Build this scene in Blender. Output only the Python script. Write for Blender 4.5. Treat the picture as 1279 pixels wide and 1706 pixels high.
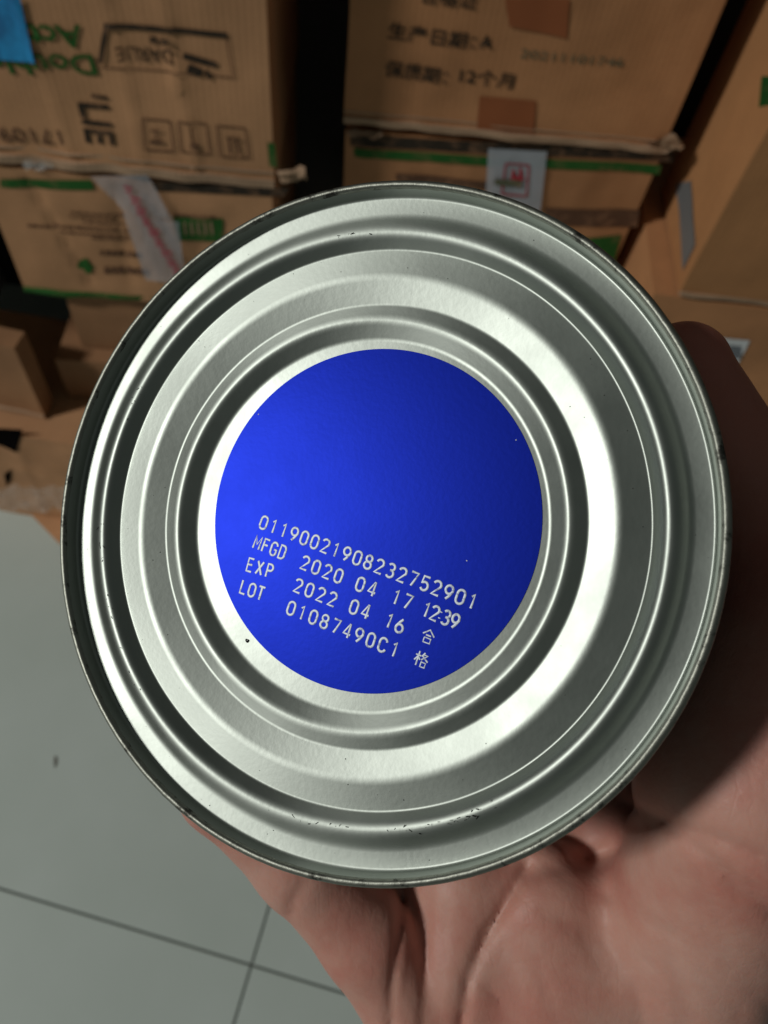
import bpy, bmesh, math, random
import numpy as np
from mathutils import Vector, Matrix, noise
random.seed(7)
for o in list(bpy.data.objects): bpy.data.objects.remove(o)
SC = bpy.context.scene
COL = SC.collection

# ------------------------------------------------------------------ camera
CAM_H = 1.35
UPC = Vector((.085, .513, .853)).normalized()          # world up seen from the camera (x right, y up, z back)
FWC = (Vector((0, 0, -1)) - UPC*UPC.dot(Vector((0, 0, -1)))).normalized()
RTC = FWC.cross(UPC)
CM = Matrix((RTC, FWC, UPC))                            # camera space -> world (rotation)
CAMW = Matrix.Translation((0, 0, CAM_H)) @ CM.to_4x4()
cam_d = bpy.data.cameras.new('camera'); cam = bpy.data.objects.new('camera', cam_d); COL.objects.link(cam)
cam.matrix_world = CAMW
cam_d.sensor_fit = 'HORIZONTAL'; cam_d.sensor_width = 36; cam_d.lens = 36.03
cam_d.clip_start = .01; cam_d.clip_end = 60
cam_d.dof.use_dof = True; cam_d.dof.focus_distance = .146; cam_d.dof.aperture_fstop = 27
SC.camera = cam

# ------------------------------------------------------------------ light
W = bpy.data.worlds.new('World'); SC.world = W; W.use_nodes = True
bg = W.node_tree.nodes['Background']
bg.inputs[0].default_value = (.88, 1.0, .93, 1); bg.inputs[1].default_value = .058
def area(name, dirc, dist, sx, sy, power, col):
    d = (CM @ Vector(dirc)).normalized()
    L = bpy.data.lights.new(name, 'AREA'); L.shape = 'RECTANGLE'; L.size = sx; L.size_y = sy; L.energy = power; L.color = col
    o = bpy.data.objects.new(name, L); COL.objects.link(o)
    o.location = Vector((0, 0, CAM_H - .05)) + d*dist
    o.rotation_euler = (-d).to_track_quat('-Z', 'Y').to_euler()
    return o
area('window_light', (-.76, .17, .63), 6.0, .55, .75, 190, (1, .99, .94))
SC.view_settings.view_transform = 'Standard'; SC.view_settings.look = 'None'
SC.view_settings.exposure = 0; SC.view_settings.gamma = 1

# ------------------------------------------------------------------ materials
def mat(name, base=(.5, .5, .5), rough=.6, metal=0, spec=.5):
    m = bpy.data.materials.new(name); m.use_nodes = True
    b = m.node_tree.nodes['Principled BSDF']
    b.inputs['Base Color'].default_value = (*base, 1); b.inputs['Roughness'].default_value = rough
    b.inputs['Metallic'].default_value = metal; b.inputs['Specular IOR Level'].default_value = spec
    return m
def nd(m, t, **kw):
    n = m.node_tree.nodes.new(t)
    for k, v in kw.items():
        if k in n.inputs.keys() if isinstance(k, str) else False: n.inputs[k].default_value = v
        else: setattr(n, k, v)
    return n
def lk(m, a, b): m.node_tree.links.new(a, b)
def B(m): return m.node_tree.nodes['Principled BSDF']
def noise_n(m, scale, detail=4, rough=.5, coord='Object', stretch=None):
    tc = nd(m, 'ShaderNodeTexCoord'); n = nd(m, 'ShaderNodeTexNoise')
    n.inputs['Scale'].default_value = scale; n.inputs['Detail'].default_value = detail; n.inputs['Roughness'].default_value = rough
    if stretch:
        mp = nd(m, 'ShaderNodeMapping'); mp.inputs['Scale'].default_value = stretch
        lk(m, tc.outputs[coord], mp.inputs[0]); lk(m, mp.outputs[0], n.inputs['Vector'])
    else: lk(m, tc.outputs[coord], n.inputs['Vector'])
    return n.outputs['Fac']
def ramp(m, src, stops):
    r = nd(m, 'ShaderNodeValToRGB'); e = r.color_ramp.elements
    while len(e) < len(stops): e.new(.5)
    for el, (p, c) in zip(e, stops): el.position = p; el.color = (*c, 1) if len(c) == 3 else c
    lk(m, src, r.inputs[0]); return r.outputs[0]
def bump(m, src, strength, dist, prev=None):
    b = nd(m, 'ShaderNodeBump'); b.inputs['Strength'].default_value = strength; b.inputs['Distance'].default_value = dist
    lk(m, src, b.inputs['Height'])
    if prev: lk(m, prev, b.inputs['Normal'])
    lk(m, b.outputs[0], B(m).inputs['Normal']); return b.outputs[0]
def mixc(m, fac, a, b):
    x = nd(m, 'ShaderNodeMix'); x.data_type = 'RGBA'
    if hasattr(fac, 'links'): lk(m, fac, x.inputs[0])
    else: x.inputs[0].default_value = fac
    for i, c in ((6, a), (7, b)):
        if hasattr(c, 'links'): lk(m, c, x.inputs[i])
        else: x.inputs[i].default_value = (*c, 1)
    return x.outputs[2]

def tin_material(name, base, rough, worn=0):
    m = mat(name, base, rough, 1)
    g = noise_n(m, 900, 3)                       # crystalline grain of the tinplate
    c = noise_n(m, 55, 5, .6)
    lk(m, mixc(m, ramp(m, c, [(.3, (0, 0, 0)), (.7, (1, 1, 1))]), tuple(v*.93 for v in base), base), B(m).inputs['Base Color'])
    lk(m, ramp(m, c, [(.25, (rough-.05,)*3), (.8, (rough+.06,)*3)]), B(m).inputs['Roughness'])
    n1 = bump(m, g, .07, .0002)
    n2 = bump(m, noise_n(m, 300, 3), .012, .0003, n1)
    bump(m, noise_n(m, 30, 3, .6), .05, .001, n2)
    if worn:
        w = ramp(m, noise_n(m, 260, 4, .7), [(.56, (0, 0, 0)), (.66, (1, 1, 1))])
        lk(m, mixc(m, w, base, (.08, .08, .07)), B(m).inputs['Base Color'])
        bump(m, noise_n(m, 420, 4, .7), .35, .0004)
    return m
def roll(m, direction, amount):
    t = nd(m, 'ShaderNodeCombineXYZ')
    for i in range(3): t.inputs[i].default_value = direction[i]
    v = nd(m, 'ShaderNodeVectorTransform'); v.vector_type = 'VECTOR'; v.convert_from = 'OBJECT'; v.convert_to = 'WORLD'
    lk(m, t.outputs[0], v.inputs[0]); lk(m, v.outputs[0], B(m).inputs['Tangent']); B(m).inputs['Anisotropic'].default_value = amount
M_TIN = tin_material('tinplate', (.41, .445, .41), .48); roll(M_TIN, (.12, 1, 0), .6)
M_RIM = tin_material('worn_rim_tin', (.30, .31, .27), .5, 1)
M_WALL = mat('can_wall_lacquer', (.10, .105, .11), .35, .6)
M_BLUE = mat('blue_print', (.003, .013, .25), .44, .9)
lk(M_BLUE, ramp(M_BLUE, noise_n(M_BLUE, 70, 5, .65), [(.3, (.42,)*3), (.75, (.45,)*3)]), B(M_BLUE).inputs['Roughness'])
bump(M_BLUE, noise_n(M_BLUE, 900, 3), .06, .0002)
M_CODE = mat('coded_lettering', (.62, .70, .80), .5, .2)
lk(M_CODE, ramp(M_CODE, noise_n(M_CODE, 1500, 3, .7), [(.36, (.28, .33, .55)), (.47, (.72, .79, .88))]), B(M_CODE).inputs['Base Color'])
M_DARKSPOT = mat('black_speck', (.006, .005, .005), 1, 0, 0)

def card(name, base, dirt=.25):
    m = mat(name, base, .72, 0, .3)
    big = noise_n(m, 5, 6, .6); col = ramp(m, big, [(.3, tuple(c*(1-dirt) for c in base)), (.72, tuple(min(1, c*1.12) for c in base))])
    fib = noise_n(m, 60, 4, .6, stretch=(1, 1, 6))
    col = mixc(m, ramp(m, fib, [(.35, (0, 0, 0)), (.75, (.25, .25, .25))]), col, tuple(c*.7 for c in base))
    lk(m, col, B(m).inputs['Base Color'])
    tc = nd(m, 'ShaderNodeTexCoord'); w = nd(m, 'ShaderNodeTexWave'); w.bands_direction = 'X'
    w.inputs['Scale'].default_value = 42; w.inputs['Distortion'].default_value = .6
    lk(m, tc.outputs['Object'], w.inputs['Vector'])
    n1 = bump(m, w.outputs['Fac'], .12, .0012); bump(m, noise_n(m, 16, 5), .3, .004, n1)
    return m
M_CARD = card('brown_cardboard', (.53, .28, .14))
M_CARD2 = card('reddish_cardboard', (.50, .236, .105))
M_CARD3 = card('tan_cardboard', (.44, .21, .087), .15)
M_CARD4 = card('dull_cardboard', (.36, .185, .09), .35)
M_LIP = card('raw_cardboard_edge', (.46, .30, .19), .3)
def ink(name, c, fade=.55):
    m = mat(name, c, .75, 0, .2)
    f = ramp(m, noise_n(m, 45, 5, .7), [(.28, (fade,)*3), (.5, (0, 0, 0))])
    lk(m, mixc(m, f, c, (.42, .22, .12)), B(m).inputs['Base Color']); return m
M_BLK = ink('brown_black_ink', (.035, .026, .018), .5)
M_BROWNINK = ink('thin_brown_ink', (.12, .06, .035), .7)
M_GREEN = ink('green_ink', (.022, .11, .02), .35)
M_GREYINK = ink('grey_green_ink', (.12, .13, .08), .6)
M_RED = ink('red_ink', (.42, .03, .05), .3)
M_BTAPE = mat('brown_tape', (.30, .095, .035), .4, 0, .25)
M_SKYBLUE = mat('bright_blue_sheet', (.012, .27, .60), .5)
lk(M_SKYBLUE, ramp(M_SKYBLUE, noise_n(M_SKYBLUE, 60, 4, .7, stretch=(1, 1, .4)), [(.4, (.008, .17, .42)), (.6, (.014, .30, .66))]), B(M_SKYBLUE).inputs['Base Color'])
M_WHITE = mat('white_paper', (.72, .74, .76), .6)
M_BAR = mat('barcode_ink', (.12, .14, .17), .6)
M_TAPE = mat('clear_tape', (.55, .58, .64), .25)
B(M_TAPE).inputs['Alpha'].default_value = .42
bump(M_TAPE, noise_n(M_TAPE, 40, 5, .6, stretch=(1, 1, .4)), .9, .004)
M_WRAP = mat('cling_film', (.75, .74, .70), .12)
B(M_WRAP).inputs['Alpha'].default_value = .22
bump(M_WRAP, noise_n(M_WRAP, 30, 4, .6), 1, .01)

# ------------------------------------------------------------------ object helpers
def link(name, me, m=None, parent=None, smooth=False):
    o = bpy.data.objects.new(name, me); COL.objects.link(o)
    if m: me.materials.append(m)
    if parent: o.parent = parent
    if smooth: me.polygons.foreach_set('use_smooth', [True]*len(me.polygons))
    return o
def from_py(name, V, Fc, m, parent=None, smooth=False):
    me = bpy.data.meshes.new(name); me.from_pydata([tuple(v) for v in V], [], [tuple(f) for f in Fc]); me.update()
    return link(name, me, m, parent, smooth)
def tag(o, label=None, cat=None, group=None, kind=None):
    for k, v in (('label', label), ('category', cat), ('group', group), ('kind', kind)):
        if v: o[k] = v
    return o
def empty(name, mw=None, loc=None):
    o = bpy.data.objects.new(name, None); o.empty_display_size = .02; COL.objects.link(o)
    if mw is not None: o.matrix_world = mw
    if loc is not None: o.location = loc
    return o
def ray(px, py):
    return CM @ Vector(((px-639.5)/1280, (853-py)/1280, -1))
def hit(px, py, p0, n):
    r = ray(px, py); o = Vector((0, 0, CAM_H)); return o + r*((p0-o).dot(n)/r.dot(n))

# ================================================================== SETTING
# floor: grout bed with ceramic tiles laid on it
FL = from_py('floor', [(-4, -3, 0), (4, -3, 0), (4, 2.2, 0), (-4, 2.2, 0)], [(0, 1, 2, 3)], mat('grout', (.28, .29, .27), .9))
tag(FL, kind='structure')
M_TILE = mat('glazed_tile', (.42, .46, .43), .38)
lk(M_TILE, ramp(M_TILE, noise_n(M_TILE, 2.5, 6, .55), [(.3, (.475, .545, .50)), (.7, (.55, .62, .585))]), B(M_TILE).inputs['Base Color'])
c2 = ramp(M_TILE, noise_n(M_TILE, 19, 4, .7), [(.20, (.35, .35, .35)), (.30, (0, 0, 0))])
old = B(M_TILE).inputs['Base Color'].links[0].from_socket
lk(M_TILE, mixc(M_TILE, c2, old, (.25, .25, .22)), B(M_TILE).inputs['Base Color'])
T = .80; G = .0014
def tile_mesh():
    bm = bmesh.new(); bmesh.ops.create_cube(bm, size=1)
    for v in bm.verts: v.co = Vector((v.co.x*(T-2*G), v.co.y*(T-2*G), v.co.z*.006+.003))
    bmesh.ops.bevel(bm, geom=bm.edges[:], offset=.0012, segments=1, affect='EDGES')
    me = bpy.data.meshes.new('tile'); bm.to_mesh(me); bm.free(); me.materials.append(M_TILE); return me
tm = tile_mesh(); ta = math.radians(-6.4); t0 = Vector((-.084, .0))
for i in range(-4, 4):
    for j in range(-3, 2):
        p = t0 + Matrix.Rotation(ta, 2) @ Vector(((i+.5)*T, (j+.5)*T))
        o = bpy.data.objects.new('tile', tm); COL.objects.link(o); o.parent = FL
        o.location = (p.x, p.y, .0005); o.rotation_euler = (0, 0, ta + random.choice((0, 1, 2, 3))*math.pi/2)
M_SCUFF = mat('grime', (.12, .11, .09), .9)
def blob(name, px, py, r, asp, rot, m, z=.0068, h=.0015, n=14):
    c = hit(px, py, Vector((0, 0, z)), Vector((0, 0, 1)))
    V = [(0, 0, h)]; Fc = []
    for k in range(n):
        a = 2*math.pi*k/n; q = r*(1+.45*noise.noise(Vector((math.cos(a)*1.3+px, math.sin(a)*1.3, 0))))
        V.append((q*math.cos(a), q*asp*math.sin(a), 0))
    for k in range(n): Fc.append((0, 1+k, 1+(k+1) % n))
    o = from_py(name, V, Fc, m); o.location = c; o.rotation_euler = (0, 0, rot); return o
tag(blob('floor_scuff', 93, 1268, .010, .28, 1.9, M_SCUFF), 'small dark scuff mark on the floor tile left of the tin', 'scuff mark')
M_LEAF = mat('dry_plant', (.06, .08, .02), .8)
tag(blob('plant_scrap', 626, 1671, .011, .5, .3, M_LEAF, h=.006), 'dark green plant scrap on the floor tile beside the palm', 'plant scrap')
tag(from_py('wall', [(-4, 1.27, 0), (4, 1.27, 0), (4, 1.27, 3), (-4, 1.27, 3), (-4, 1.37, 0), (4, 1.37, 0), (4, 1.37, 3), (-4, 1.37, 3)],
    [(0, 1, 2, 3), (5, 4, 7, 6), (3, 2, 6, 7), (0, 3, 7, 4), (1, 5, 6, 2)], mat('dim_wall', (.06, .055, .05), .9)), kind='structure')

PX0, PX1, PY0, PY1 = -1.25, -.965, .60, 1.268  # unseen block added out of view to keep lamp light off the left gap
tag(from_py('shade_blocker', [(x, y, z) for z in (0, 3) for x, y in ((PX0, PY0), (PX1, PY0), (PX1, PY1), (PX0, PY1))],
    [(0, 1, 5, 4), (1, 2, 6, 5), (2, 3, 7, 6), (3, 0, 4, 7), (4, 5, 6, 7)], mat('blocker_paint', (.5, .5, .48), .8)), kind='structure')

# ================================================================== CARTONS
class Carton:
    def __init__(s, y0, yaw, u0, u1, z0, z1, depth, m, label, cat='carton', ridges=(), amp=.003, wob=.003, name='cardboard_carton', group='cartons stacked behind the tin'):
        a = math.radians(yaw); s.u = Vector((math.cos(a), math.sin(a), 0)); s.n = Vector((-math.sin(a), math.cos(a), 0))
        s.org = Vector((0, y0, 0)) + s.u*(u0-y0*s.u.y) + Vector((0, 0, z0)); s.w = u1-u0; s.h = z1-z0; s.d = depth
        s.amp = amp; s.wob = wob; s.seed = random.uniform(0, 50); s.m = m
        mw = Matrix.Translation(s.org) @ Matrix((s.u, s.n, Vector((0, 0, 1)))).transposed().to_4x4()
        s.root = empty(name, mw); tag(s.root, label, cat, group)
        s.inv = mw.inverted()
        s.ridges = [(s.px(*p), s.px(*q), r, w) for p, q, r, w in ridges]
        s.body()
    def px(s, x, y, side='front'):                     # pixel of the photograph -> (x, z) on the front, (y, z) on the left side
        if side == 'front': P = s.inv @ hit(x, y, s.org, s.n); return Vector((P.x, P.z))
        P = s.inv @ hit(x, y, s.org, s.u); return Vector((P.y, P.z))
    def wobble(s, P):
        return noise.noise_vector(P*6 + Vector((s.seed, 0, 0)))*s.wob
    def bulge(s, a, b, W, H, k, front=False):
        e = min(1, min(a, W-a, b, H-b)/.03); e = max(0, e); e = e*e*(3-2*e)
        d = s.amp*(noise.noise(Vector((a*9+k*7+s.seed, b*9, k))) + .4*noise.noise(Vector((a*30, b*30, k+s.seed))))
        if front:
            for p, q, r, w in s.ridges:
                v = q-p; t = max(0, min(1, (Vector((a, b))-p).dot(v)/v.dot(v))); n = Vector((-v.y, v.x)).normalized()
                D = (Vector((a, b))-p-v*t).dot(n)
                d += r*math.exp(-abs(D)/w)*(1 if D > 0 else .35)
        return d*e
    def front(s, a, b, off=0):
        P = Vector((a, 0, b)); return P + s.wobble(P) + Vector((0, -s.bulge(a, b, s.w, s.h, 0, True)-off, 0))
    def left(s, c, b, off=0):
        P = Vector((0, c, b)); return P + s.wobble(P) + Vector((-s.bulge(c, b, s.d, s.h, 3)-off, 0, 0))
    def body(s):
        V = []; Fc = []
        def panel(W, H, fn, flip):
            nx, nz = max(2, int(W/.008)), max(2, int(H/.008)); b0 = len(V)
            for j in range(nz+1):
                for i in range(nx+1): V.append(fn(W*i/nx, H*j/nz))
            for j in range(nz):
                for i in range(nx):
                    q = b0+j*(nx+1)+i; f = (q, q+1, q+nx+2, q+nx+1); Fc.append(f[::-1] if flip else f)
        w, h, d = s.w, s.h, s.d
        panel(w, h, lambda a, b: s.front(a, b), False)
        panel(d, h, lambda a, b: s.left(a, b), True)
        def R(a, b): P = Vector((w, a, b)); return P+s.wobble(P)+Vector((s.bulge(a, b, d, h, 5), 0, 0))
        def Bk(a, b): P = Vector((a, d, b)); return P+s.wobble(P)
        def Tp(a, b): P = Vector((a, b, h)); return P+s.wobble(P)
        def Bt(a, b): P = Vector((a, b, 0)); return P+s.wobble(P)
        panel(d, h, R, False); panel(w, h, Bk, True); panel(w, d, Tp, False); panel(w, d, Bt, True)
        o = from_py('carton_body', V, Fc, s.m, s.root, True)
        bm = bmesh.new(); bm.from_mesh(o.data); bmesh.ops.remove_doubles(bm, verts=bm.verts, dist=.0004); bm.to_mesh(o.data); bm.free()
        try: o.data.set_sharp_from_angle(angle=math.radians(50))
        except Exception: pass
    def lip(s, z, h, out, x0=0, x1=None, m=None, jag=.002, name='flap_edge'):
        x1 = s.w if x1 is None else x1; V = []; Fc = []; n = int((x1-x0)/.006)
        for i in range(n+1):
            a = x0+(x1-x0)*i/n; P = s.front(a, min(max(z, .001), s.h-.001)); j1 = jag*noise.noise(Vector((a*40, s.seed, 1))); j2 = jag*2*noise.noise(Vector((a*22, s.seed, 9)))
            y = P.y
            V += [(P.x, y+.004, z-h/2+j1), (P.x, y-out+j2, z-h/2+j1*.6), (P.x, y-out*1.1+j2, z+h/2+j2*.5), (P.x, y+.004, z+h/2+j1)]
        for i in range(n):
            b = i*4
            for k in range(4): Fc.append((b+k, b+4+k, b+4+(k+1) % 4, b+(k+1) % 4))
        Fc += [(0, 1, 2, 3), tuple(n*4+k for k in (3, 2, 1, 0))]
        return from_py(name, V, Fc, m or M_LIP, s.root)
    def quad(s, pts, m, name, off=.0012, nx=10, nz=10, side='front', local=False, thick=0):
        q = [Vector(p) if local else s.px(*p, side) for p in pts]; V = []; Fc = []
        f = s.front if side == 'front' else s.left
        for j in range(nz+1):
            for i in range(nx+1):
                u, v = i/nx, j/nz; P = (q[0]*(1-u)+q[1]*u)*(1-v) + (q[3]*(1-u)+q[2]*u)*v
                V.append(f(P.x, P.y, off))
        for j in range(nz):
            for i in range(nx):
                k = j*(nx+1)+i; Fc.append((k, k+1, k+nx+2, k+nx+1))
        return from_py(name, V, Fc, m, s.root, True)
    def line(s, pts, wpx, m, name, off=.0015, side='front'):          # printed stroke along pixel points
        for (a, b) in zip(pts[:-1], pts[1:]):
            v = Vector(b)-Vector(a); n = Vector((-v.y, v.x)).normalized()*wpx/2
            A, Bb = Vector(a), Vector(b)
            s.quad([A-n, Bb-n, Bb+n, A+n], m, name, off, max(2, int(v.length/12)), 1, side)
    def text(s, body, p, e, hpx, m, off=.0016, bold=0, name='lettering', vert=False):   # baseline from p to e, letters hpx tall
        c = bpy.data.curves.new('t', 'FONT'); c.body = body; c.size = 1; c.offset = bold; c.resolution_u = 3
        o = bpy.data.objects.new('t', c); COL.objects.link(o)
        me = bpy.data.meshes.new_from_object(o.evaluated_get(bpy.context.evaluated_depsgraph_get()))
        bpy.data.objects.remove(o); q = s.px(*p); q2 = s.px(*e); ex = q2-q
        xs = [v.co.x for v in me.vertices]; x0, wd = min(xs), max(xs)-min(xs)
        h = (s.px(p[0]+hpx, p[1])-q).length if vert else (s.px(p[0], p[1]+hpx)-q).length
        ey = Vector((-ex.y, ex.x)).normalized()*h/.73; ex = ex/wd
        bm = bmesh.new(); bm.from_mesh(me); bmesh.ops.triangulate(bm, faces=bm.faces[:])
        for v in bm.verts:
            P = q + ex*(v.co.x-x0) + ey*v.co.y; v.co = s.front(P.x, P.y, off)
        bm.to_mesh(me); bm.free(); me.name = name
        return link(name, me, m, s.root)

PI = math.pi
# ---- left stack
L1 = Carton(.85, 6, -.66, -.116, .722, 1.04, .33, M_CARD, 'carton with a bright blue sheet and upside down green printing, top of left stack',
    ridges=[((170, 0), (238, 285), .0045, .006), ((262, 0), (325, 285), .005, .006), ((60, 100), (125, 285), .003, .01)])
L1.lip(.005, .011, .003, jag=.0025)
L1.lip(.020, .003, .0015, jag=.0015)
L1.quad([(-12, -10), (36, -10), (60, 99), (-12, 95)], M_SKYBLUE, 'blue_sheet', .003)
L1.text('Double', (152, 90), (-26, 84), 34, M_GREEN, bold=.02)
L1.text('Action', (133, 41), (-30, 34), 36, M_GREEN, bold=.02)
L1.line([(172, 42), (378, 57)], 9, M_BLK, 'printed_frame'); L1.line([(176, 42), (166, 104)], 8, M_BLK, 'printed_frame', .0019)
L1.line([(166, 112), (388, 128)], 2, M_BROWNINK, 'printed_frame'); L1.line([(376, 60), (388, 128)], 2, M_BROWNINK, 'printed_frame', .0018)
L1.text('DARLIE', (285, 83), (190, 77), 25, M_BLK, bold=.0)
L1.text('牙膏', (281, 64), (246, 62), 10, M_BLK, bold=.02)
L1.line([(304, 93), (360, 108)], 10, M_BLK, 'printed_frame', .0017); L1.line([(312, 112), (335, 122)], 14, M_BLK, 'printed_frame', .0021)
L1.line([(343, 116), (349, 132)], 6, M_BLK, 'printed_frame', .0021)
L1.text('LIE', (129, 170), (145, 238), 50, M_BLK, bold=.02, vert=True)
L1.line([(150, 160), (178, 166)], 6, M_BLK, 'printed_frame')
L1.text('17109', (98, 216), (-6, 211), 25, M_BROWNINK, bold=.0)
for (x, y) in ((236, 200), (296, 203), (360, 209)):
    q = [(x, y), (x+46, y+3), (x+54, y+54), (x+6, y+51)]
    L1.line(q+[q[0]], 2.4, M_BROWNINK, 'handling_symbol', .0016)
L1.line([(250, 238), (272, 239)], 6, M_BROWNINK, 'handling_symbol', .002); L1.line([(259, 220), (261, 236)], 2.5, M_BROWNINK, 'handling_symbol', .0022); L1.line([(250, 219), (268, 219)], 3, M_BROWNINK, 'handling_symbol', .0024)
L1.line([(318, 239), (330, 247)], 10, M_BROWNINK, 'handling_symbol', .002); L1.line([(318, 212), (322, 236)], 3, M_BROWNINK, 'handling_symbol', .0022)
L1.line([(380, 230), (384, 255)], 4, M_BROWNINK, 'handling_symbol', .002); L1.line([(392, 230), (398, 256)], 4, M_BROWNINK, 'handling_symbol', .002); L1.line([(376, 228), (400, 230)], 3, M_BROWNINK, 'handling_symbol', .0024)
L1.quad([(444, 236), (456, 237), (460, 278), (447, 276)], M_GREEN, 'green_mark', .0014)

L2 = Carton(.85, 6, -.488, -.12, .507, .712, .32, M_CARD, 'carton with a crossed strip of clear tape, second from the top in the left stack',
    ridges=[((100, 400), (150, 480), -.006, .008), ((190, 340), (215, 490), -.004, .006), ((255, 300), (300, 400), .003, .006)], amp=.004)
L2.lip(.004, .007, .003, m=M_GREEN, jag=.003, name='green_border')
L2.quad([(0, 300), (150, 300), (155, 316), (0, 314)], M_GREEN, 'green_border', .0015, 20, 2)
L2.quad([(252, 303), (480, 312), (470, 326), (258, 318)], M_BLK, 'dark_border', .0015, 20, 2)
L2.quad([(288, 358), (372, 362), (372, 402), (300, 398)], M_GREEN, 'green_panel', .0015)
for k in range(5): L2.line([(308+k*11, 366), (311+k*11, 388)], 3, M_LIP, 'panel_stripe', .0021)
for (y, x0, x1, w) in ((353, 115, 205, 3), (361, 112, 200, 3), (369, 135, 205, 3), (379, 45, 215, 4), (388, 95, 215, 3), (394, 150, 210, 3), (418, 165, 235, 8), (446, 172, 245, 11), (347, 290, 360, 5)):
    x = x0
    while x < x1:
        l = random.uniform(5, 13); L2.line([(x, y+(x-100)*.05), (min(x+l, x1), y+(x+l-100)*.05)], w, M_BROWNINK, 'printed_line', .0016); x += l+random.uniform(1.5, 4)
L2.line([(128, 440), (152, 448)], 13, M_GREEN, 'green_emblem'); L2.line([(138, 431), (146, 456)], 11, M_GREEN, 'green_emblem', .002)
tp = L2.quad([(150, 291), (245, 288), (290, 360), (210, 352)], M_TAPE, 'tape', .006, 14, 14)
tp2 = L2.quad([(205, 350), (300, 362), (312, 470), (244, 462)], M_TAPE, 'tape', .007, 14, 14)
M_TRED = mat('tape_print_red', (.45, .06, .10), .6); B(M_TRED).inputs['Alpha'].default_value = .7
for k in range(9):
    x, y = 206+k*10.5, 304+k*17.5; w_ = random.uniform(4, 7)
    L2.line([(x, y), (x+random.uniform(13, 22), y+4)], w_, M_TRED, 'tape_print', .0092)
    L2.line([(x+2, y+8), (x+random.uniform(12, 22), y+12)], w_*.8, M_TRED, 'tape_print', .0092)
    L2.line([(x+8, y), (x+11, y+13)], 3, M_TRED, 'tape_print', .0096)

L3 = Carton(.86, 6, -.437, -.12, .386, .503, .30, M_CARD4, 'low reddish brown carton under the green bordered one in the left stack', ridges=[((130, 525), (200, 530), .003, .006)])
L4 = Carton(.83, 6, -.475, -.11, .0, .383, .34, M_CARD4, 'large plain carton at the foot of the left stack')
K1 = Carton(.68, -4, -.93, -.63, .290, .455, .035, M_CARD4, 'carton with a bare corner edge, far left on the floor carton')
K1.lip(.003, .006, .004)
K0 = Carton(.655, -2, -.93, -.52, .0, .286, .26, M_CARD, 'torn floor carton with dark holes at the left edge', ridges=[((20, 720), (60, 840), .004, .01)], amp=.006, wob=.006)
K0.quad([(-8, 712), (38, 716), (30, 752), (-8, 738)], M_DARKSPOT, 'torn_hole', .0015)
K0.quad([(6, 790), (20, 780), (16, 800), (7, 812)], M_DARKSPOT, 'torn_hole', .0015)
V = [hit(x, y, Vector((0, 0, z)), Vector((0, 0, 1))) for z in (.014, .009) for x, y in ((20, 846), (52, 858), (99, 906), (180, 925), (200, 840))]
FLAP = from_py('torn_flap', [K0.inv @ v for v in V], [(0, 1, 2, 3, 4), (9, 8, 7, 6, 5), (0, 5, 6, 1), (1, 6, 7, 2), (2, 7, 8, 3), (3, 8, 9, 4), (4, 9, 5, 0)], M_CARD, K0.root)
V = []; Fc = []
for j in range(9):
    for i in range(17):
        P = hit(-20+i*9, 812+j*5+3*math.sin(i*.9), Vector((0, .60, 0)), Vector((0, 1, 0)))
        V.append(P + Vector((0, .012*noise.noise(Vector((i*.7, j*.9, 3))), .006*noise.noise(Vector((i*.5, j*.5, 8))))))
for j in range(8):
    for i in range(16): k = j*17+i; Fc.append((k, k+1, k+18, k+17))
tag(from_py('plastic_wrap', V, Fc, M_WRAP, None, True), 'crumpled clear plastic wrap catching light at the foot of the left cartons', 'plastic wrap')

# ---- middle stack
M1 = Carton(.915, 6.8, -.020, .384, .779, 1.10, .33, M_CARD2, 'carton with printed Chinese date lines, top of the middle stack', amp=.003)
M1.lip(.004, .008, .004, jag=.0025); M1.lip(.014, .002, .001, jag=.001)
M1.text('生产日期：', (646, 62), (792, 82), 22, M_BLK, bold=.012)
M1.text('A', (799, 80), (820, 82), 21, M_BLK, bold=.03)
M1.text('保质期：', (641, 124), (745, 141), 21, M_BLK, bold=.012)
M1.text('12个月', (766, 138), (854, 149), 20, M_BLK, bold=.012)
M1.text('合格证', (700, 0), (795, 12), 21, M_BLK, bold=.012)
M1.text('20211101746', (866, 97), (1037, 110), 15, M_GREYINK, bold=.0)
M1.quad([(842, -6), (948, -6), (944, 62), (850, 44)], M_BTAPE, 'brown_tape', .0016)
M1.quad([(800, 163), (893, 170), (888, 222), (795, 214)], M_BTAPE, 'brown_tape', .0016)
M_TAPE2 = mat('milky_tape', (.50, .54, .60), .3); B(M_TAPE2).inputs['Alpha'].default_value = .7; bump(M_TAPE2, noise_n(M_TAPE2, 40, 5, .6), .8, .003)
M2 = Carton(.915, 6.8, -.018, .386, .40, .768, .33, M_CARD2, 'carton with black and green stripes and a taped red symbol, below the Chinese printed one', amp=.005, ridges=[((605, 262), (590, 300), .004, .004)])
M2.quad([(584, 224), (1120, 251), (1118, 270), (584, 242)], M_BLK, 'black_stripe', .0016, 30, 2)
M2.quad([(590, 246), (1100, 276), (1096, 291), (590, 260)], M_GREEN, 'green_stripe', .0016, 30, 2)
M2.quad([(812, 244), (908, 250), (896, 362), (806, 356)], M_TAPE2, 'tape', .004)
B2 = M2.line([(840, 268), (878, 271), (874, 322), (834, 318), (840, 268)], 2.6, M_RED, 'printed_symbol', .0055)
M2.line([(852, 278), (853, 292)], 5, M_RED, 'printed_symbol', .0057); M2.line([(864, 276), (865, 296)], 5, M_RED, 'printed_symbol', .0057); M2.line([(848, 290), (869, 293)], 6, M_RED, 'printed_symbol', .0061)
M2.line([(822, 296), (866, 301)], 10, M_GREYINK, 'printed_symbol', .0065)
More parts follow.
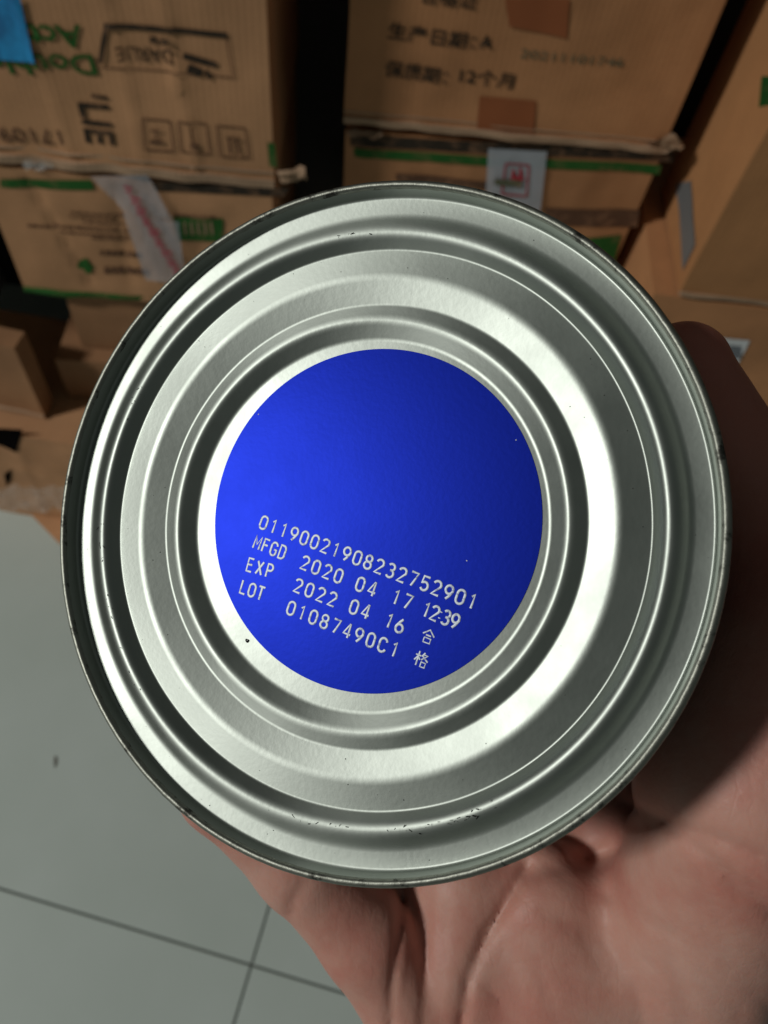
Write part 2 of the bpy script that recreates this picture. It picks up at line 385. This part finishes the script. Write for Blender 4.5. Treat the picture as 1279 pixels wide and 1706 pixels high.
M2.quad([(905, 345), (1065, 350), (1060, 378), (910, 372)], M_BROWNINK, 'printed_panel', .0015)
M2.quad([(930, 396), (1035, 390), (1020, 450), (960, 440)], M_GREEN, 'green_panel', .0015)
M2.line([(660, 292), (810, 306)], 12, M_BROWNINK, 'printed_panel', .0015)

def crumple(c, pts, name='crumpled_corner', n=5):
    q = [Vector(p) for p in pts]; V = []; Fc = []
    for j in range(n+1):
        for i in range(n+1):
            u, v = i/n, j/n; p = (q[0]*(1-u)+q[1]*u)*(1-v)+(q[3]*(1-u)+q[2]*u)*v; L = c.px(*p)
            V.append(Vector((L.x, -.006-.012*(noise.noise(Vector((u*3, v*3, pts[0][0])))), L.y)))
    m_ = len(V); V += [v+Vector((0, .003, 0)) for v in V]
    for j in range(n):
        for i in range(n):
            k = j*(n+1)+i; Fc += [(k, k+1, k+n+2, k+n+1), (m_+k+n+1, m_+k+n+2, m_+k+1, m_+k)]
    return from_py(name, V, Fc, M_LIP if 'corner' in name else M_WRAP, c.root, True)
crumple(M1, [(1078, 236), (1122, 220), (1138, 240), (1100, 250)]); crumple(L1, [(462, 282), (508, 276), (512, 296), (470, 300)])
crumple(M1, [(578, 214), (640, 214), (630, 226), (580, 222)])
crumple(L1, [(40, 266), (88, 264), (92, 276), (44, 280)], 'crumpled_film')

# ---- right stack
R2 = Carton(.80, 3, .345, .86, .0, .666, .36, M_CARD2, 'large carton with a white barcode label behind the thumb, lower in the right stack')
R1 = Carton(.80, 3, .376, .86, .671, 1.16, .215, M_CARD3, 'plain tan carton with a grey tape strip on its side, top of right stack', amp=.002)
R1.lip(.002, .006, .003, jag=.002)
R1.quad([(1128, 306), (1152, 300), (1160, 408), (1139, 450)], mat('grey_tape', (.16, .16, .16), .5), 'tape', .0015, side='left')
R1.quad([(1266, 128), (1290, 128), (1290, 175), (1262, 180)], M_GREEN, 'green_mark', .0016)
R2.quad([(1160, 556), (1246, 565), (1222, 616), (1150, 610)], M_WHITE, 'barcode_label', .0016)
for i in range(9): R2.line([(1168, 573+i*2.6), (1232, 576+i*2.6)], 1.3 if i % 3 else 2.1, M_BAR, 'barcode_line', .0022)
R2.line([(1190, 601), (1222, 603)], 3, M_BAR, 'barcode_line', .0022)

# ================================================================== TIN
RR = .0635
A0 = Vector((-.07136, -.03028, -2.31355))*RR          # centre of the base panel in camera space
NN = Vector((-.32834, .102175, 1)).normalized()
XX = Vector((0, 1, 0)).cross(NN).normalized(); YY = NN.cross(XX)
TINL = Matrix.Translation(A0) @ Matrix((XX, YY, NN)).transposed().to_4x4()   # tin -> camera
TINW = CAMW @ TINL
def prof(pts):
    out = []
    for i, (r, h, f) in enumerate(pts):
        P = Vector((r, h))
        if f == 0 or i in (0, len(pts)-1): out.append(P); continue
        a = Vector(pts[i-1][:2])-P; b = Vector(pts[i+1][:2])-P
        fa = min(f, a.length*.49); fb = min(f, b.length*.49); A = P+a.normalized()*fa; Bv = P+b.normalized()*fb
        for k in range(8):
            t = k/7; out.append(A*(1-t)**2 + P*2*t*(1-t) + Bv*t*t)
    return out
def lathe(name, pts, m, parent, seg=360, wob=0, cap=False):
    P = prof(pts); V = []; Fc = []
    for i, p in enumerate(P):
        for k in range(seg):
            a = 2*PI*k/seg; c, s_ = math.cos(a), math.sin(a)
            dr = 0
            if wob: dr = wob*(noise.noise(Vector((c*60, s_*60, p.y*.5))) + .8*noise.noise(Vector((c*17, s_*17, 4))))
            else: dr = .035*noise.noise(Vector((c*5, s_*5, p.x*.2)))
            V.append(((p.x+dr)*c/1000, (p.x+dr)*s_/1000, (p.y+dr*.6)/1000))
    for i in range(len(P)-1):
        for k in range(seg):
            k2 = (k+1) % seg; Fc.append((i*seg+k, i*seg+k2, (i+1)*seg+k2, (i+1)*seg+k))
    if cap: Fc.append(tuple(range(seg))[::-1])
    o = from_py(name, V, Fc, m, parent, True); return o
TIN = empty('tin_can', TINW)
tag(TIN, 'round tin can held bottom up, ribbed silvery base with a blue printed disc', 'tin can')
lathe('base_panel', [(.01, 0, 0), (12, 0, 0), (24, 0, 0), (35.7, 0, .5), (38.7, 1.75, .8), (39.6, 1.8, .7), (42.2, 1.15, .35), (47.3, 2.6, .9), (52.8, 2.05, .35),
    (54.7, 4.4, 1.0), (56.3, 4.48, 1.3), (58.7, 3.2, .8), (62.5, 3.4, .5), (62.9, 6.1, .2)], M_TIN, TIN)
lathe('rim', [(62.88, 5.7, 0), (62.9, 6.3, .3), (63.25, 6.9, .5), (64.0, 6.85, .5), (64.55, 6.1, .5), (64.6, 3.4, .3), (63.8, 2.9, .2), (63.5, 2.2, 0)], M_RIM, TIN, wob=.03)
lathe('can_wall', [(63.55, 3.2, 0), (63.4, 2, .5), (63.4, -60, 1), (63.4, -118, .5), (63.2, -120, .3), (63.2, -123, .3), (61.8, -123, .3), (61.4, -119, 0), (.01, -119, 0)], M_WALL, TIN)
def plane_xy(px, py, h=.0003):                          # pixel -> position on the base panel (tin coordinates)
    r = Vector(((px-639.5)/1280, (853-py)/1280, -1)); p0 = A0+NN*h; P = r*(p0.dot(NN)/r.dot(NN)); P = TINL.inverted() @ P
    return Vector((P.x, P.y))
bl = [plane_xy(*p) for p in ((358, 869), (902, 869), (630, 580), (630, 1158))]
bc = Vector(((bl[0].x+bl[1].x)/2, (bl[2].y+bl[3].y)/2)); br = ((bl[1].x-bl[0].x)+(bl[2].y-bl[3].y))/4
br = min(br, .0350-bc.length*.55)
print('blue disc', bc, br)
V = [(bc.x, bc.y, .00012)]; Fc = []
for k in range(200): V.append((bc.x+br*math.cos(2*PI*k/200), bc.y+br*math.sin(2*PI*k/200), .00012))
for k in range(200): V.append((bc.x+(br+.00005)*math.cos(2*PI*k/200), bc.y+(br+.00005)*math.sin(2*PI*k/200), -.0000))
for k in range(200):
    k2 = (k+1) % 200; Fc += [(0, 1+k, 1+k2), (1+k, 201+k, 201+k2, 1+k2)]
DISC = from_py('blue_disc', V, Fc, M_BLUE, TIN)

# stroke lettering (unit: cap height 1, width about .55)
def arc(cx, cy, rx, ry, a0, a1, n=9): return [(cx+rx*math.cos(math.radians(a0+(a1-a0)*i/n)), cy+ry*math.sin(math.radians(a0+(a1-a0)*i/n))) for i in range(n+1)]
W2 = .27
GL = {
 '0': [arc(0, .72, W2, .28, 0, 180)+arc(0, .28, W2, .28, 180, 360)+[(W2, .72)]],
 '1': [[(-.14, .80), (.03, 1), (.03, 0)]],
 '2': [arc(0, .73, W2, .27, 165, -25)+[(-W2, 0), (W2, 0)]],
 '3': [arc(0, .76, W2*.93, .24, 150, -80)+[(-.06, .53)], arc(0, .27, W2, .27, 85, -150)],
 '4': [[(.13, 0), (.13, 1), (.08, 1), (-W2, .27), (W2+.02, .27)]],
 '5': [[(.24, 1), (-.2, 1), (-.24, .52)]+arc(0, .31, W2, .31, 130, -150)],
 '6': [arc(0, .30, W2, .30, 0, 360, 16), [(-W2, .30), (-W2, .40), (-.10, .75), (.08, 1)]],
 '7': [[(-W2, 1), (W2, 1), (-.05, 0)]],
 '8': [arc(0, .76, W2*.86, .24, 0, 360, 16), arc(0, .27, W2, .27, 0, 360, 16)],
 '9': [arc(0, .70, W2, .30, 0, 360, 16), [(W2, .70), (W2, .60), (.10, .25), (-.08, 0)]],
 'C': [arc(0, .72, W2, .28, 10, 180)+arc(0, .28, W2, .28, 180, 350)],
 'M': [[(-.28, 0), (-.28, 1), (0, .35), (.28, 1), (.28, 0)]], 'F': [[(-.22, 0), (-.22, 1), (.24, 1)], [(-.22, .54), (.18, .54)]],
 'G': [arc(0, .72, W2, .28, 10, 180)+arc(0, .28, W2, .28, 180, 360)+[(W2, .46), (.03, .46)]],
 'D': [[(-.24, 0), (-.24, 1), (.0, 1)]+arc(0, .74, W2, .26, 90, 0)+arc(0, .26, W2, .26, 0, -90)+[(-.24, 0)]],
 'E': [[(.24, 0), (-.22, 0), (-.22, 1), (.24, 1)], [(-.22, .53), (.18, .53)]], 'X': [[(-.26, 0), (.26, 1)], [(-.26, 1), (.26, 0)]],
 'P': [[(-.22, 0), (-.22, 1), (.02, 1)]+arc(.02, .75, .24, .25, 90, -90)+[(-.22, .50)]], 'L': [[(-.2, 1), (-.2, 0), (.25, 0)]],
 'O': [arc(0, .72, W2, .28, 0, 180)+arc(0, .28, W2, .28, 180, 360)+[(W2, .72)]], 'T': [[(-.27, 1), (.27, 1)], [(0, 1), (0, 0)]],
 ':': [[(0, .24), (0, .30)], [(0, .68), (0, .74)]],
 '合': [[(-.45, .58), (0, 1), (.45, .58)], [(-.2, .56), (.2, .56)], [(-.26, .36), (.26, .36), (.26, .0), (-.26, .0), (-.26, .36)]],
 '格': [[(-.48, .72), (-.08, .72)], [(-.27, 1), (-.27, 0)], [(-.27, .68), (-.48, .32)], [(-.25, .6), (-.1, .45)],
       [(.12, 1), (-.02, .7)], [(.08, .86), (.36, .86), (-.02, .46)], [(.05, .74), (.46, .46)], [(.04, .34), (.36, .34), (.36, .02), (.04, .02), (.04, .34)]],
}
def code(body, p0, p1, hpx=22, thick=4.4, wide=1):
    a, b = plane_xy(*p0), plane_xy(*p1); n = len(body)
    d = (b-a)/(n-1) if n > 1 else Vector((1, 0)); ex = (b-a).normalized() if n > 1 else EX; ey = Vector((-ex.y, ex.x))
    hgt = hpx*1.0/1280*.146*1.03
    cu = bpy.data.curves.new('c', 'CURVE'); cu.dimensions = '3D'; cu.bevel_depth = thick/2/1280*.146; cu.bevel_resolution = 2; cu.use_fill_caps = True
    for i, ch in enumerate(body):
        c = a+d*i if n > 1 else a
        for st in GL.get(ch, []):
            sp = cu.splines.new('POLY'); closed = len(st) > 3 and (Vector(st[0])-Vector(st[-1])).length < .001
            pts = st[:-1] if closed else st
            sp.points.add(len(pts)-1); sp.use_cyclic_u = closed
            for q, (x, y) in zip(sp.points, pts):
                jx = .012*noise.noise(Vector((i*3.1+x*9, y*9, hpx)))
                P = c + ex*((x+jx)*hgt*wide) + ey*((y-.5)*hgt); q.co = (P.x, P.y, 0, 1)
    o = bpy.data.objects.new('c', cu); COL.objects.link(o)
    me = bpy.data.meshes.new_from_object(o.evaluated_get(bpy.context.evaluated_depsgraph_get())); bpy.data.objects.remove(o)
    for v in me.vertices: v.co.z = .00014 + v.co.z*.12
    me.name = 'code_lettering'
    return link('code_lettering', me, M_CODE, DISC)
EX = (plane_xy(786.7, 1002)-plane_xy(438.9, 870.7)).normalized()
code('01190021908232752901', (438.9, 870.7), (786.7, 1002))
code('MFGD', (428.5, 903.8), (469.5, 919.8), wide=.9); code('2020', (507.8, 937.8), (563.6, 959.5)); code('04', (599.9, 973.6), (619.8, 981.3)); code('17', (660, 995), (678.6, 1002.5))
code('12', (710.5, 1016), (724, 1021.5), wide=.92); code(':', (733, 1024.5), (733, 1024.5)); code('39', (742.5, 1029), (757.5, 1035), wide=.92)
code('EXP', (416, 941.2), (448.3, 951), wide=.95); code('2022', (496.5, 975.9), (553.2, 998)); code('04', (589.4, 1011.4), (608.9, 1019)); code('16', (648.5, 1034.5), (666, 1042.5))
code('LOT', (405, 978.2), (433.5, 988.4), wide=.95); code('01087490C1', (484.6, 1013.5), (657, 1082.4))
code('合', (712.8, 1060.2), (712.8, 1060.2), 21, 2.9); code('格', (701.5, 1098.8), (701.5, 1098.8), 23, 2.9)
# tiny flecks and the pinhole spot
def fleck(px, py, r, m, h=.00016, name='speck', parent=TIN):
    c = plane_xy(px, py); V = [(c.x, c.y, h+r*.3)]; Fc = []
    for k in range(8):
        a = PI*k/4; q = r*random.uniform(.6, 1.2); V.append((c.x+q*math.cos(a), c.y+q*math.sin(a), h))
    for k in range(8): Fc.append((0, 1+k, 1+(k+1) % 8))
    return from_py(name, V, Fc, m, parent)
fleck(411, 1067, .00042, M_DARKSPOT); fleck(411.5, 1066.5, .00013, M_WHITE, .0003)
for p in ((430, 690), (859, 733), (777, 934)): fleck(*p, .00014, M_WHITE)

PR = [(35.9, .02), (38.7, 1.75), (39.6, 1.8), (42.2, 1.15), (47.3, 2.6), (52.8, 2.05), (54.9, 4.4), (56, 4.6), (58.7, 3.2), (62.5, 3.4)]
V = []; Fc = []
for _ in range(70):
    lo_, hi_ = random.choice(((43, 46.6), (48.2, 52.3), (48.2, 52.3), (59.3, 61.8))); r0 = random.uniform(lo_, hi_); a0 = random.uniform(0, 2*PI); q0 = random.uniform(.035, .11); b = len(V)
    for k in range(6):
        a = PI*k/3; f = q0*random.uniform(.6, 1.5); x, y = r0*math.cos(a0)+f*math.cos(a), r0*math.sin(a0)+f*math.sin(a); rr = math.hypot(x, y)
        h0 = next(h1+(h2-h1)*(rr-r1)/(r2-r1) for (r1, h1), (r2, h2) in zip(PR[:-1], PR[1:]) if r1 <= rr <= r2)
        V.append((x/1000, y/1000, (h0+.05)/1000))
    Fc.append(tuple(range(b, b+6)))
pits = from_py('tin_pits', V, Fc, mat('pit', (.05, .05, .045), .8, .4), TIN); pits['kind'] = 'stuff'

# dark scratch marks along the outer bead
V = []; Fc = []
def scratch(az, r, h, la, lr, w=.00012):
    b = len(V); a = math.radians(az)
    for (da, dr, dw) in ((0, 0, -1), (0, 0, 1), (la, lr, 1), (la, lr, -1)):
        q = r+dr+dw*w*1000*.5*(abs(math.sin(la)) if False else 1); aa = a+da/r
        V.append((q*math.cos(aa)/1000, q*math.sin(aa)/1000, h/1000))
    Fc.append((b, b+1, b+2, b+3))
for az0, n in ((155, 10), (185, 9), (200, 8), (212, 5), (262, 9), (282, 12), (296, 16), (92, 6)):
    for _ in range(n): scratch(az0+random.gauss(0, 3.5), random.gauss(55.5, .35), 4.47, random.uniform(.1, .7), random.uniform(-.5, .5), random.uniform(.00006, .0002))
sc_ = from_py('bead_scratches', V, Fc, M_DARKSPOT, TIN); sc_['kind'] = 'stuff'

# ================================================================== HAND
def cp(px, py, z): return np.array(((px-639.5)/1280*z, (853-py)/1280*z, -z))
def cyl(s, az, r):
    a = math.radians(az); v = A0 - NN*s + XX*(r*math.cos(a)) + YY*(r*math.sin(a)); return np.array(v)
def surface_nets(S, org, h):
    nx, ny, nz = S.shape; sg = S < 0
    cell = np.zeros((nx-1, ny-1, nz-1), int)
    for a in (0, 1):
        for b in (0, 1):
            for c in (0, 1): cell += sg[a:nx-1+a, b:ny-1+b, c:nz-1+c]
    act = (cell > 0) & (cell < 8); idx = -np.ones(act.shape, int); ids = np.argwhere(act); idx[act] = np.arange(len(ids))
    acc = np.zeros((len(ids), 3)); cnt = np.zeros(len(ids))
    C8 = [(a, b, c) for a in (0, 1) for b in (0, 1) for c in (0, 1)]
    for p in C8:
        for ax in range(3):
            if p[ax] == 0:
                q = list(p); q[ax] = 1
                s0 = S[ids[:, 0]+p[0], ids[:, 1]+p[1], ids[:, 2]+p[2]]; s1 = S[ids[:, 0]+q[0], ids[:, 1]+q[1], ids[:, 2]+q[2]]
                m = (s0 < 0) != (s1 < 0); t = np.where(m, s0/np.where(m, s0-s1, 1), 0)
                pos = np.tile(np.array(p, float), (len(ids), 1)); pos[:, ax] += t; acc[m] += pos[m]; cnt[m] += 1
    V = org + h*(ids + acc/cnt[:, None]); Fc = []
    for ax in range(3):
        u, v = [(1, 2), (2, 0), (0, 1)][ax]
        sl0 = [slice(None)]*3; sl1 = [slice(None)]*3; sl0[ax] = slice(0, -1); sl1[ax] = slice(1, None)
        e = sg[tuple(sl0)] != sg[tuple(sl1)]; E_ = np.argwhere(e)
        E_ = E_[(E_[:, u] > 0) & (E_[:, v] > 0) & (E_[:, u] < S.shape[u]-1) & (E_[:, v] < S.shape[v]-1)]
        du = np.zeros(3, int); dv = np.zeros(3, int); du[u] = 1; dv[v] = 1
        g = lambda P: idx[P[:, 0], P[:, 1], P[:, 2]]
        q = np.stack([g(E_-du-dv), g(E_-dv), g(E_), g(E_-du)], 1)
        ins = sg[E_[:, 0], E_[:, 1], E_[:, 2]]
        q[~ins] = q[~ins][:, ::-1]; Fc.append(q)
    return V, np.concatenate(Fc)
def smin(a, b, k):
    h = np.clip(.5+.5*(b-a)/k, 0, 1); return b*(1-h)+a*h-k*h*(1-h)
def caps(P, a, b, ra, rb):
    ab = b-a; t = np.clip(((P-a)@ab)/(ab@ab), 0, 1); return np.linalg.norm(P-a-t[..., None]*ab, axis=-1)-(ra+(rb-ra)*t)
def chain(P, pts, k=.004):
    d = None
    for (p, r), (q, s) in zip(pts[:-1], pts[1:]):
        c = caps(P, p, q, r, s); d = c if d is None else smin(d, c, k)
    return d
HS = .00105
lo = np.array([-.075, -.235, -.30]); hi = np.array([.185, .065, -.135])
g = [np.arange(lo[i], hi[i], HS) for i in range(3)]
P = np.stack(np.meshgrid(*g, indexing='ij'), -1).astype(np.float32)
mm = .001
pinky = chain(P, [(cp(760, 1790, .192), .0125), (cp(612, 1560, .188), .0112), (cp(500, 1438, .185), .0104), (cp(366, 1316, .184), .0090), (cp(310, 1240, .188), .0078)])
ring = chain(P, [(cp(800, 1640, .200), .012), (cyl(.062, -112, .0745), .0105), (cyl(.066, -138, .0735), .0095), (cyl(.068, -162, .0725), .0082)])
middle = chain(P, [(cp(910, 1560, .208), .013), (cyl(.083, -98, .0755), .011), (cyl(.087, -128, .0735), .0098), (cyl(.089, -156, .0725), .0085)])
index = chain(P, [(cp(1040, 1500, .215), .013), (cyl(.104, -82, .0755), .011), (cyl(.109, -112, .074), .0098), (cyl(.111, -138, .0725), .0085)])
thumb = chain(P, [(cp(1138, 614, .165), .0100), (cp(1172, 704, .168), .0106), (cp(1302, 880, .167), .0140), (cp(1378, 1080, .164), .0172), (cp(1300, 1280, .169), .0192)], .006)
KS = .925                                                # the palm lies close behind the rim
def cq(x, y, z): return cp(x, y, z*KS)
palm = chain(P, [(cq(778, 1475, .2125), .0150), (cq(768, 1600, .2110), .0155), (cq(752, 1830, .210), .017)], .006)
hyp = chain(P, [(cq(975, 1600, .2145), .0240), (cq(950, 1900, .218), .028)], .006)
hyp = smin(hyp, caps(P, cq(900, 1500, .2075), cq(870, 1700, .2090), .0150, .0160), .010)
hyp = smin(hyp, caps(P, cq(1040, 1560, .221), cq(1130, 1500, .222), .0185, .0185), .010)
hyp = smin(hyp, caps(P, cq(1075, 1640, .224), cq(1050, 1950, .228), .025, .026), .012)
palm = smin(palm, hyp, .0045)
the = smin(caps(P, cp(1252, 1290, .163), cp(1352, 1060, .161), .0198, .0187), caps(P, cp(1232, 1330, .166), cp(1090, 1700, .205), .0207, .024), .012)
palm = smin(palm, the, .007)
palm = smin(palm, caps(P, cq(940, 1480, .232), cq(1110, 1420, .226), .012, .014), .010)     # pad under the fingers
palm = smin(palm, caps(P, cq(1060, 1345, .224), cq(950, 1420, .236), .014, .014), .012)     # web between thumb and palm
D = smin(palm, thumb, .010)
for f, k in ((ring, .006), (middle, .006), (index, .006), (pinky, .0015)): D = smin(D, f, k)
D = smin(D, chain(P, [(cp(1000, 1850, .216), .031), (cp(1020, 2300, .226), .027)]), .015)
# skin creases: grooves along lines across the palm side only
Z = -P[..., 2]; PX = 639.5+1280*P[..., 0]/Z; PY = 853-1280*P[..., 1]/Z
near = (np.abs(D) < .006)
pxn, pyn, zn = PX[near], PY[near], Z[near]; add = np.zeros(pxn.shape)
def crease(pts, dep, w, dep2=0, w2=30):
    global add
    d = np.full(pxn.shape, 1e9)
    pts = [np.array(p, float) for p in pts]
    for p, q in zip(pts[:-1], pts[1:]):
        v = q-p; t = np.clip(((pxn-p[0])*v[0]+(pyn-p[1])*v[1])/(v@v), 0, 1); d = np.minimum(d, np.hypot(pxn-p[0]-t*v[0], pyn-p[1]-t*v[1]))
    add = add + (dep*np.exp(-(d/w)**2) + dep2*np.exp(-(d/w2)**2))*mm*(zn < .203)
crease([(880, 1440), (842, 1505), (808, 1560), (780, 1630), (764, 1730)], 1.6, 8, .5, 20)
crease([(672, 1480), (664, 1560), (652, 1640), (652, 1730)], 1.3, 7)
crease([(712, 1480), (709, 1590), (703, 1730)], .55, 6, .3, 14)
crease([(742, 1500), (736, 1600), (728, 1660)], .25, 6)
crease([(690, 1480), (686, 1560), (672, 1700)], .25, 5)
crease([(975, 1285), (1045, 1340), (1125, 1375), (1200, 1398), (1300, 1440)], 1.0, 8, .5, 28)
crease([(1110, 1372), (1180, 1425), (1230, 1480), (1300, 1530)], .8, 9, .5, 22)
crease([(880, 1455), (950, 1440), (1030, 1410), (1085, 1370)], 1.0, 14, 1.0, 45)
crease([(505, 1470), (488, 1500), (486, 1520)], .7, 7, .3, 18)
crease([(905, 1520), (1000, 1560), (1060, 1640), (1075, 1720)], .5, 12, .4, 40)
crease([(1020, 1490), (1110, 1560), (1150, 1700)], .5, 14, .4, 40)
crease([(1022, 1310), (1018, 1500)], .3, 6)
crease([(1160, 640), (1200, 632)], .5, 8)
for k in range(36):
    a0 = (random.uniform(780, 1250), random.uniform(1420, 1680)); an = random.uniform(.2, 1.6); l = random.uniform(40, 130)
    crease([a0, (a0[0]+l*math.cos(an), a0[1]+l*math.sin(an))], random.uniform(.14, .34), random.uniform(4, 7))
D[near] += add
HV, HF = surface_nets(D.astype(float), lo, HS)
del P, PX, PY, Z
me = bpy.data.meshes.new('hand'); me.from_pydata(HV.tolist(), [], HF.tolist()); me.update()
M_SKIN = mat('skin', (.5, .3, .23), .5, 0, .35)
B(M_SKIN).inputs['Subsurface Weight'].default_value = .28; B(M_SKIN).inputs['Subsurface Scale'].default_value = .006
B(M_SKIN).inputs['Subsurface Radius'].default_value = (1, .35, .2)
mot = noise_n(M_SKIN, 45, 5, .6)
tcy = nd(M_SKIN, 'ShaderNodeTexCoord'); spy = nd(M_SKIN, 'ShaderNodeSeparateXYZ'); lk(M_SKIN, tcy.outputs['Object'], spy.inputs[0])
mry = nd(M_SKIN, 'ShaderNodeMapRange'); mry.inputs[1].default_value = -.045; mry.inputs[2].default_value = .02; mry.inputs[4].default_value = .75; lk(M_SKIN, spy.outputs[1], mry.inputs[0])   # red of the shaded thumb painted into its base colour
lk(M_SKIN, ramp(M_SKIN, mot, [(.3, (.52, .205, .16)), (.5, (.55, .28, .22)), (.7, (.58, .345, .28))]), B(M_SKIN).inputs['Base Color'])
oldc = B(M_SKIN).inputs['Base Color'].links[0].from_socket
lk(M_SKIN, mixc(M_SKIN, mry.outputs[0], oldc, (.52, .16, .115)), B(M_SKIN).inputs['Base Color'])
n1 = bump(M_SKIN, noise_n(M_SKIN, 420, 4, .6), .3, .0005)
n2 = bump(M_SKIN, noise_n(M_SKIN, 150, 3, .6, stretch=(1, .5, 1)), .15, .0009, n1)
tcs = nd(M_SKIN, 'ShaderNodeTexCoord'); mps = nd(M_SKIN, 'ShaderNodeMapping'); mps.inputs['Scale'].default_value = (1, .45, 1); mps.inputs['Rotation'].default_value = (0, 0, .5)
vor = nd(M_SKIN, 'ShaderNodeTexVoronoi'); vor.feature = 'DISTANCE_TO_EDGE'; vor.inputs['Scale'].default_value = 330
lk(M_SKIN, tcs.outputs['Object'], mps.inputs[0]); lk(M_SKIN, mps.outputs[0], vor.inputs['Vector'])
bump(M_SKIN, ramp(M_SKIN, vor.outputs['Distance'], [(0, (0, 0, 0)), (.12, (1, 1, 1))]), .07, .0003, n2)
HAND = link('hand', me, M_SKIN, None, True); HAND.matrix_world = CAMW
sm = HAND.modifiers.new('smooth', 'SMOOTH'); sm.factor = .5; sm.iterations = 6
tag(HAND, 'bare right hand with open palm holding the tin from below, thumb along its side', 'hand')
